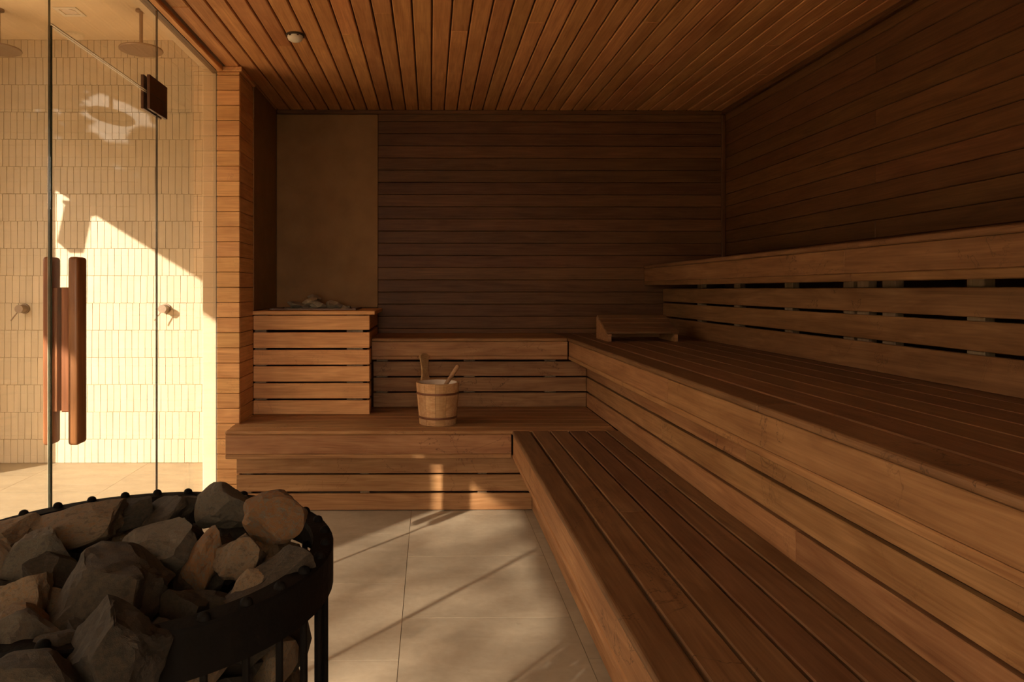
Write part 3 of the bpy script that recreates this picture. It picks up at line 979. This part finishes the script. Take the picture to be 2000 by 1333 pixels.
for i in range(NS):
    a0 = A_H - math.pi / NS + 2 * math.pi * i / NS
    a1 = a0 + 2 * math.pi / NS
    o = mesh_obj('stave', stave_bm(a0 + 0.006, a1 - 0.006, BH), BUCKW, bucket)
# the tall stave carries a shaped grip: outline in (across, up)
grip = [(-0.030, BH - 0.002), (0.030, BH - 0.002), (0.028, BH + 0.010), (0.019, BH + 0.022), (0.0165, BH + 0.045), (0.0175, BH + 0.075),
        (0.022, BH + 0.105), (0.025, BH + 0.125), (0.023, BH + 0.138), (0.013, BH + 0.146), (-0.013, BH + 0.146), (-0.023, BH + 0.138), (-0.025, BH + 0.125),
        (-0.022, BH + 0.105), (-0.0175, BH + 0.075), (-0.0165, BH + 0.045), (-0.019, BH + 0.022), (-0.028, BH + 0.010)]
bm = bmesh.new()
er = Vector((math.cos(A_H), math.sin(A_H), 0)); et = Vector((-math.sin(A_H), math.cos(A_H), 0))
def gpt(u, z, rad):
    return er * (rad + (RT - RB) * (z - BH) / BH) + et * u + Vector((0, 0, z))
grip = [(u * 1.22 if z > BH + 0.012 else u, z) for u, z in grip]
fa = [bm.verts.new(gpt(u, z, RT)) for u, z in grip]
fb = [bm.verts.new(gpt(u, z, RT - 0.014)) for u, z in grip]
bm.faces.new(fa); bm.faces.new(list(reversed(fb)))
for i in range(len(grip)):
    j = (i + 1) % len(grip)
    bm.faces.new((fa[i], fb[i], fb[j], fa[j]))
bmesh.ops.recalc_face_normals(bm, faces=bm.faces)
bmesh.ops.bevel(bm, geom=[e for e in bm.edges if len(e.link_faces) == 2 and e.calc_face_angle(0) > 1.2], offset=0.0025, segments=2, affect='EDGES')
mesh_obj('grip_stave', bm, LADW, bucket)
for z in (0.040, 0.170):
    r = RB + (RT - RB) * z / BH
    mesh_obj('hoop', lathe([(r - 0.001, z - 0.006), (r + 0.0022, z - 0.006), (r + 0.003, z), (r + 0.0026, z + 0.006), (r - 0.001, z + 0.006)], 48, close=True), HOOP, bucket, smooth=False)
mesh_obj('liner', lathe([(0.0, 0.012), (RB - TSTAVE - 0.001, 0.012), (RT - TSTAVE - 0.0015, BH - 0.004), (RT - TSTAVE - 0.0015, BH - 0.001), (RT - TSTAVE - 0.004, BH - 0.001), (RB - TSTAVE - 0.004, 0.016), (0.0, 0.016)], 48), LINER, bucket, smooth=True)

lad = thing('ladle', (BX + 0.02, BY, H_LOW + 0.03), 'wooden ladle with its handle leaning out of the bucket', 'ladle')
tip = Vector((BX + 0.108, BY - 0.02, H_LOW + BH + 0.085))
foot = Vector((BX - 0.045, BY + 0.01, H_LOW + 0.075))
dirv = (tip - foot).normalized()
bm = tube(foot - lad.location, tip - lad.location, 0.009, 16, 0.012)
mesh_obj('handle', bm, LADW, lad, smooth=False)
bm = bmesh.new(); bmesh.ops.create_uvsphere(bm, u_segments=16, v_segments=8, radius=0.0122)
mesh_obj('handle_end', bm, LADW, lad, tip - lad.location, smooth=True)
mesh_obj('bowl', lathe([(0.0, 0.0), (0.022, 0.002), (0.036, 0.016), (0.040, 0.040), (0.037, 0.040), (0.033, 0.018), (0.020, 0.006), (0.0, 0.004)], 28), LADW, lad, foot - lad.location + Vector((0, 0, -0.042)), smooth=True)

# ------------------------------------------------------------------ wedge headrest on the middle bench
hx0, hx1 = 1.0, 1.395
hy0, hy1 = 4.02, 4.30
hz = H_MID + 0.0005
hr = thing('headrest', ((hx0 + hx1) / 2, (hy0 + hy1) / 2, hz), 'sloping slatted wooden headrest in the corner of the middle bench', 'headrest')
o0 = hr.location
for x in (hx0, hx1 - 0.02):
    pts = [(hy0, 0.0), (hy1, 0.0), (hy1, 0.130), (hy1 - 0.03, 0.130), (hy0, 0.040)]
    bm = prism_yz([(y - o0.y, zz) for y, zz in pts], x - o0.x, x + 0.02 - o0.x)
    mesh_obj('side_panel', bm, WOOD, hr)
    # the lower rail under the wedge
slope = Vector((0, hy1 - 0.03 - hy0, 0.09))
sl = slope.normalized()
ln = slope.length
ns = 4
for i in range(ns):
    w = ln / ns
    me = box_mesh(hx1 - hx0 + 0.012, w - 0.011, 0.014, SHADEW, 0.002, 1)
    o = bpy.data.objects.new('rest_slat', me)
    c = Vector((0, hy0 - o0.y, 0.0405)) + sl * (w * (i + 0.5)) + Vector((0, -sl.z, sl.y)) * 0.0072
    o.location = c
    o.rotation_euler = (math.atan2(sl.z, sl.y), 0, 0)
    link(o, hr)
bar('cross_rail', (hx0 + 0.02, hy1 - 0.02, hz + 0.01), (hx1 - 0.02, hy1 - 0.002, hz + 0.10), WOOD, hr, bev=0.001)

# ------------------------------------------------------------------ smoke detector
sd = thing('smoke_detector', (-0.64, 3.41, H_CEIL), 'small white round smoke detector on the boarded ceiling', 'detector')
mesh_obj('base_ring', lathe([(0.0, -0.0005), (0.043, -0.0005), (0.043, -0.009), (0.0, -0.009)], 32), SEAL, sd)
mesh_obj('dome', lathe([(0.037, -0.0095), (0.037, -0.016), (0.033, -0.026), (0.022, -0.033), (0.0, -0.035)], 32), WHITEP, sd, smooth=True)
for i in range(6):
    a = i * math.pi / 3
    bar('vent_tab', (-0.64 + 0.036 * math.cos(a) - 0.004, 3.41 + 0.036 * math.sin(a) - 0.004, H_CEIL - 0.0155),
        (-0.64 + 0.036 * math.cos(a) + 0.004, 3.41 + 0.036 * math.sin(a) + 0.004, H_CEIL - 0.0095), BRONZE, sd, bev=0)

# ------------------------------------------------------------------ shower fittings
def shower_head(x, y, label):
    s = thing('rain_shower', (x, y, H_SH), label, 'shower head', 'shower fittings')
    zd = 2.635 - H_SH
    mesh_obj('ceiling_flange', tube((0, 0, -0.0005), (0, 0, -0.012), 0.032, 28), CHROME, s)
    mesh_obj('arm', tube((0, 0, -0.0125), (0, 0, zd + 0.03), 0.011, 16), CHROME, s)
    mesh_obj('disc', lathe([(0.0, zd + 0.03), (0.02, zd + 0.028), (0.03, zd + 0.012), (0.125, zd + 0.007), (0.127, zd), (0.124, zd - 0.004), (0.0, zd - 0.004)], 48), CHROME, s)
shower_head(-1.754, 4.37, 'round rain shower head hanging nearest the boarded pier')
shower_head(-2.615, 4.37, 'round rain shower head at the far left behind the glass')

def mixer(x, z, label):
    s = thing('shower_mixer', (x, 4.902, z), label, 'mixer tap', 'shower fittings')
    mesh_obj('wall_plate', tube((0, -0.002, 0), (0, -0.014, 0), 0.034, 32), CHROME, s)
    mesh_obj('body', tube((0, -0.0145, 0), (0, -0.062, 0), 0.026, 32), CHROME, s)
    mesh_obj('cap', tube((0, -0.0625, 0), (0, -0.078, 0), 0.0275, 32), CHROME, s)
    mesh_obj('lever', tube((-0.012, -0.070, -0.022), (-0.052, -0.078, -0.078), 0.0042, 12), CHROME, s)
mixer(-1.797, 1.05, 'round shower mixer with thin lever in the sunlit patch of tiles')
mixer(-2.752, 1.05, 'round shower mixer with thin lever in the shade at the far left')

dl = thing('downlight', (-2.2, 4.40, H_SH), 'square recessed ceiling light above the showers', 'ceiling light')
for lo, hi in (((-2.27, 4.33, H_SH - 0.006), (-2.13, 4.355, H_SH - 0.0005)), ((-2.27, 4.445, H_SH - 0.006), (-2.13, 4.47, H_SH - 0.0005)),
               ((-2.27, 4.3555, H_SH - 0.006), (-2.245, 4.4445, H_SH - 0.0005)), ((-2.155, 4.3555, H_SH - 0.006), (-2.13, 4.4445, H_SH - 0.0005))):
    bar('frame', lo, hi, WHITEP, dl, bev=0.001)
mesh_obj('lens', tube((0, 0, -0.0005), (0, 0, -0.004), 0.042, 28), LINER, dl)

# ------------------------------------------------------------------ unseen box shaped to cast the dark blob on the tiles
sbox = thing('shadow_box', (X_SH - 0.07, 3.835, Z_LINT), 'unseen tilted box in the far opening, shaped to cast the shadow on the tiles', 'shadow caster')
mesh_obj('hook', tube((0, 0, 0.0), (0, -0.01, -0.06), 0.006, 8), BLACK, sbox)
LR = Matrix.Rotation(0.22, 4, 'X')
for nm, l, w_, t_, zc in (('housing', 0.30, 0.115, 0.10, -0.235), ('lid', 0.02, 0.14, 0.12, -0.075)):
    o = bpy.data.objects.new(nm, box_mesh(l, w_, t_, BLACK, 0.006, 1))
    o.matrix_basis = LR @ Matrix.Translation((0, 0, zc)) @ Matrix.Rotation(math.pi / 2, 4, 'Y')
    link(o, sbox)

# ------------------------------------------------------------------ tree on the terrace, filtering the sun before the nearer opening
LEAF = simple('leaf_green', (0.10, 0.13, 0.04), 0.7, var=0.0)
BARK = simple('bark', (0.12, 0.08, 0.05), 0.9, var=0.0)
def leaf_crown(name, centre, radii, n, size, parent, seed):
    r = random.Random(seed)
    verts, faces = [], []
    for i in range(n):
        while True:
            p = Vector((r.uniform(-1, 1), r.uniform(-1, 1), r.uniform(-1, 1)))
            if p.length < 1: break
        c = Vector((p.x * radii[0], p.y * radii[1], p.z * radii[2])) + Vector(centre)
        q = Matrix.Rotation(r.uniform(0, 6.28), 3, 'Z') @ Matrix.Rotation(r.uniform(-1.2, 1.2), 3, 'X')
        s = size * r.uniform(0.6, 1.3)
        k = len(verts)
        for a, b in ((-1, 0), (-0.2, -0.42), (1, 0), (-0.2, 0.42)):
            verts.append(c + q @ Vector((a * s, b * s, 0.06 * s * (1 - abs(a)))))
        faces.append((k, k + 1, k + 2, k + 3))
    me = bpy.data.meshes.new(name)
    me.from_pydata(verts, [], faces)
    me.materials.append(LEAF)
    o = bpy.data.objects.new(name, me)
    link(o, parent)
    tag(o, kind='stuff')
    return o
TP = Vector((-3.2, -1.15, 1.15)) - SUN_DIR * 11.0
tree = thing('terrace_tree', (TP.x, TP.y, -0.03), 'leafy tree on the terrace shading the opening nearest the viewer', 'tree')
mesh_obj('trunk', tube((0, 0, 0), (0.1, 0.05, TP.z - 0.6), 0.13, 14, 0.07), BARK, tree)
for k in range(7):
    a = k * 0.9
    mesh_obj('branch', tube((0.05, 0.02, TP.z * 0.55 + 0.12 * k), (1.0 * math.cos(a), 1.0 * math.sin(a), TP.z + 0.15 * k - 0.1), 0.035, 8, 0.012), BARK, tree)
leaf_crown('crown', (0, 0, TP.z + 0.05), (1.25, 1.25, 1.6), 1700, 0.085, tree, 5)

# ------------------------------------------------------------------ added roof opening and leaf cover, imitating a pale reflection on the tiles
w7 = thing('added_roof_pane', (-3.0, 3.8, RZ0), 'tinted roof opening added to throw a pale patch on the tiles', kind='structure')
bar('pane', (X_SH - 0.08, RY0, H_SH + 0.03), (RX1, RY1, H_SH + 0.04), TINTED, w7, bev=0)
bar('pane', (X_SH - 0.08, RY0, RZ0), (X_SH - 0.07, RY1, H_SH + 0.029), TINTED, w7, bev=0)
br = thing('leaf_mask', (-3.6, 3.0, 3.2), 'leaf cover added over the roof opening to shape the patch on the tiles', 'branch')
gap_poly = []  # outline of the added pale patch, traced back along the sun
for px, py in ((188, 184), (215, 192), (293, 226), (284, 246), (262, 244), (248, 258), (243, 277), (212, 276), (204, 262), (188, 252), (200, 238), (168, 224), (196, 214), (165, 200), (190, 198)):
    wx, wz = (px - 840) * 4.9 / 1400, EYE - (py - 566) * 4.9 / 1400
    d = (H_SH - wz) / 0.62
    gap_poly.append((wx - d, 4.9 - d * 0.766 / 0.643))
def inside(x, y, poly):
    c = False
    for i in range(len(poly)):
        (x0, y0), (x1, y1) = poly[i - 1], poly[i]
        if (y0 > y) != (y1 > y) and x < (x1 - x0) * (y - y0) / (y1 - y0) + x0:
            c = not c
    return c
rl = random.Random(21)
lv, lf = [], []
gx = -4.05
while gx < -2.5:
    gy = 2.9
    while gy < 4.7:
        x, y = gx + rl.uniform(-0.02, 0.02), gy + rl.uniform(-0.02, 0.02)
        gy += 0.034
        near = inside(x, y, gap_poly)
        if near or rl.random() < (0.16 if x < -3.0 else 0.08):
            continue
        c = Vector((x, y, H_SH)) - SUN_DIR * rl.uniform(0.5, 0.9)
        # keep each leaf's shade off the clear gap
        u = Vector((0.79, -0.61, 0.0)); n2 = SUN_DIR.cross(u).normalized()
        u = (u + n2 * rl.uniform(-0.35, 0.15)).normalized(); v2 = SUN_DIR.cross(u).normalized()
        s_ = rl.uniform(0.03, 0.055)
        foot_ = []
        for a, b in ((-1, 0), (0, -0.4), (1, 0), (0, 0.4)):
            q = c + u * (a * s_) + v2 * (b * s_)
            t_ = (H_SH - q.z) / SUN_DIR.z
            foot_.append((q.x + SUN_DIR.x * t_, q.y + SUN_DIR.y * t_))
        if any(inside(fx, fy, gap_poly) for fx, fy in foot_):
            continue
        k = len(lv)
        for a, b in ((-1, 0), (-0.3, -0.4), (1, 0), (-0.3, 0.4)):
            lv.append(c + u * (a * s_) + v2 * (b * s_) - SUN_DIR * (0.15 * s_ * (1 - abs(a))) - br.location)
        lf.append((k, k + 1, k + 2, k + 3))
    gx += 0.034
me = bpy.data.meshes.new('leaves'); me.from_pydata(lv, [], lf); me.materials.append(LEAF)
lo_ = link(bpy.data.objects.new('leaves', me), br); tag(lo_, kind='stuff')
mesh_obj('twig', tube((-1.4, -0.2, 0.6), (-0.35, 1.3, 0.45), 0.012, 8, 0.005), BARK, br)
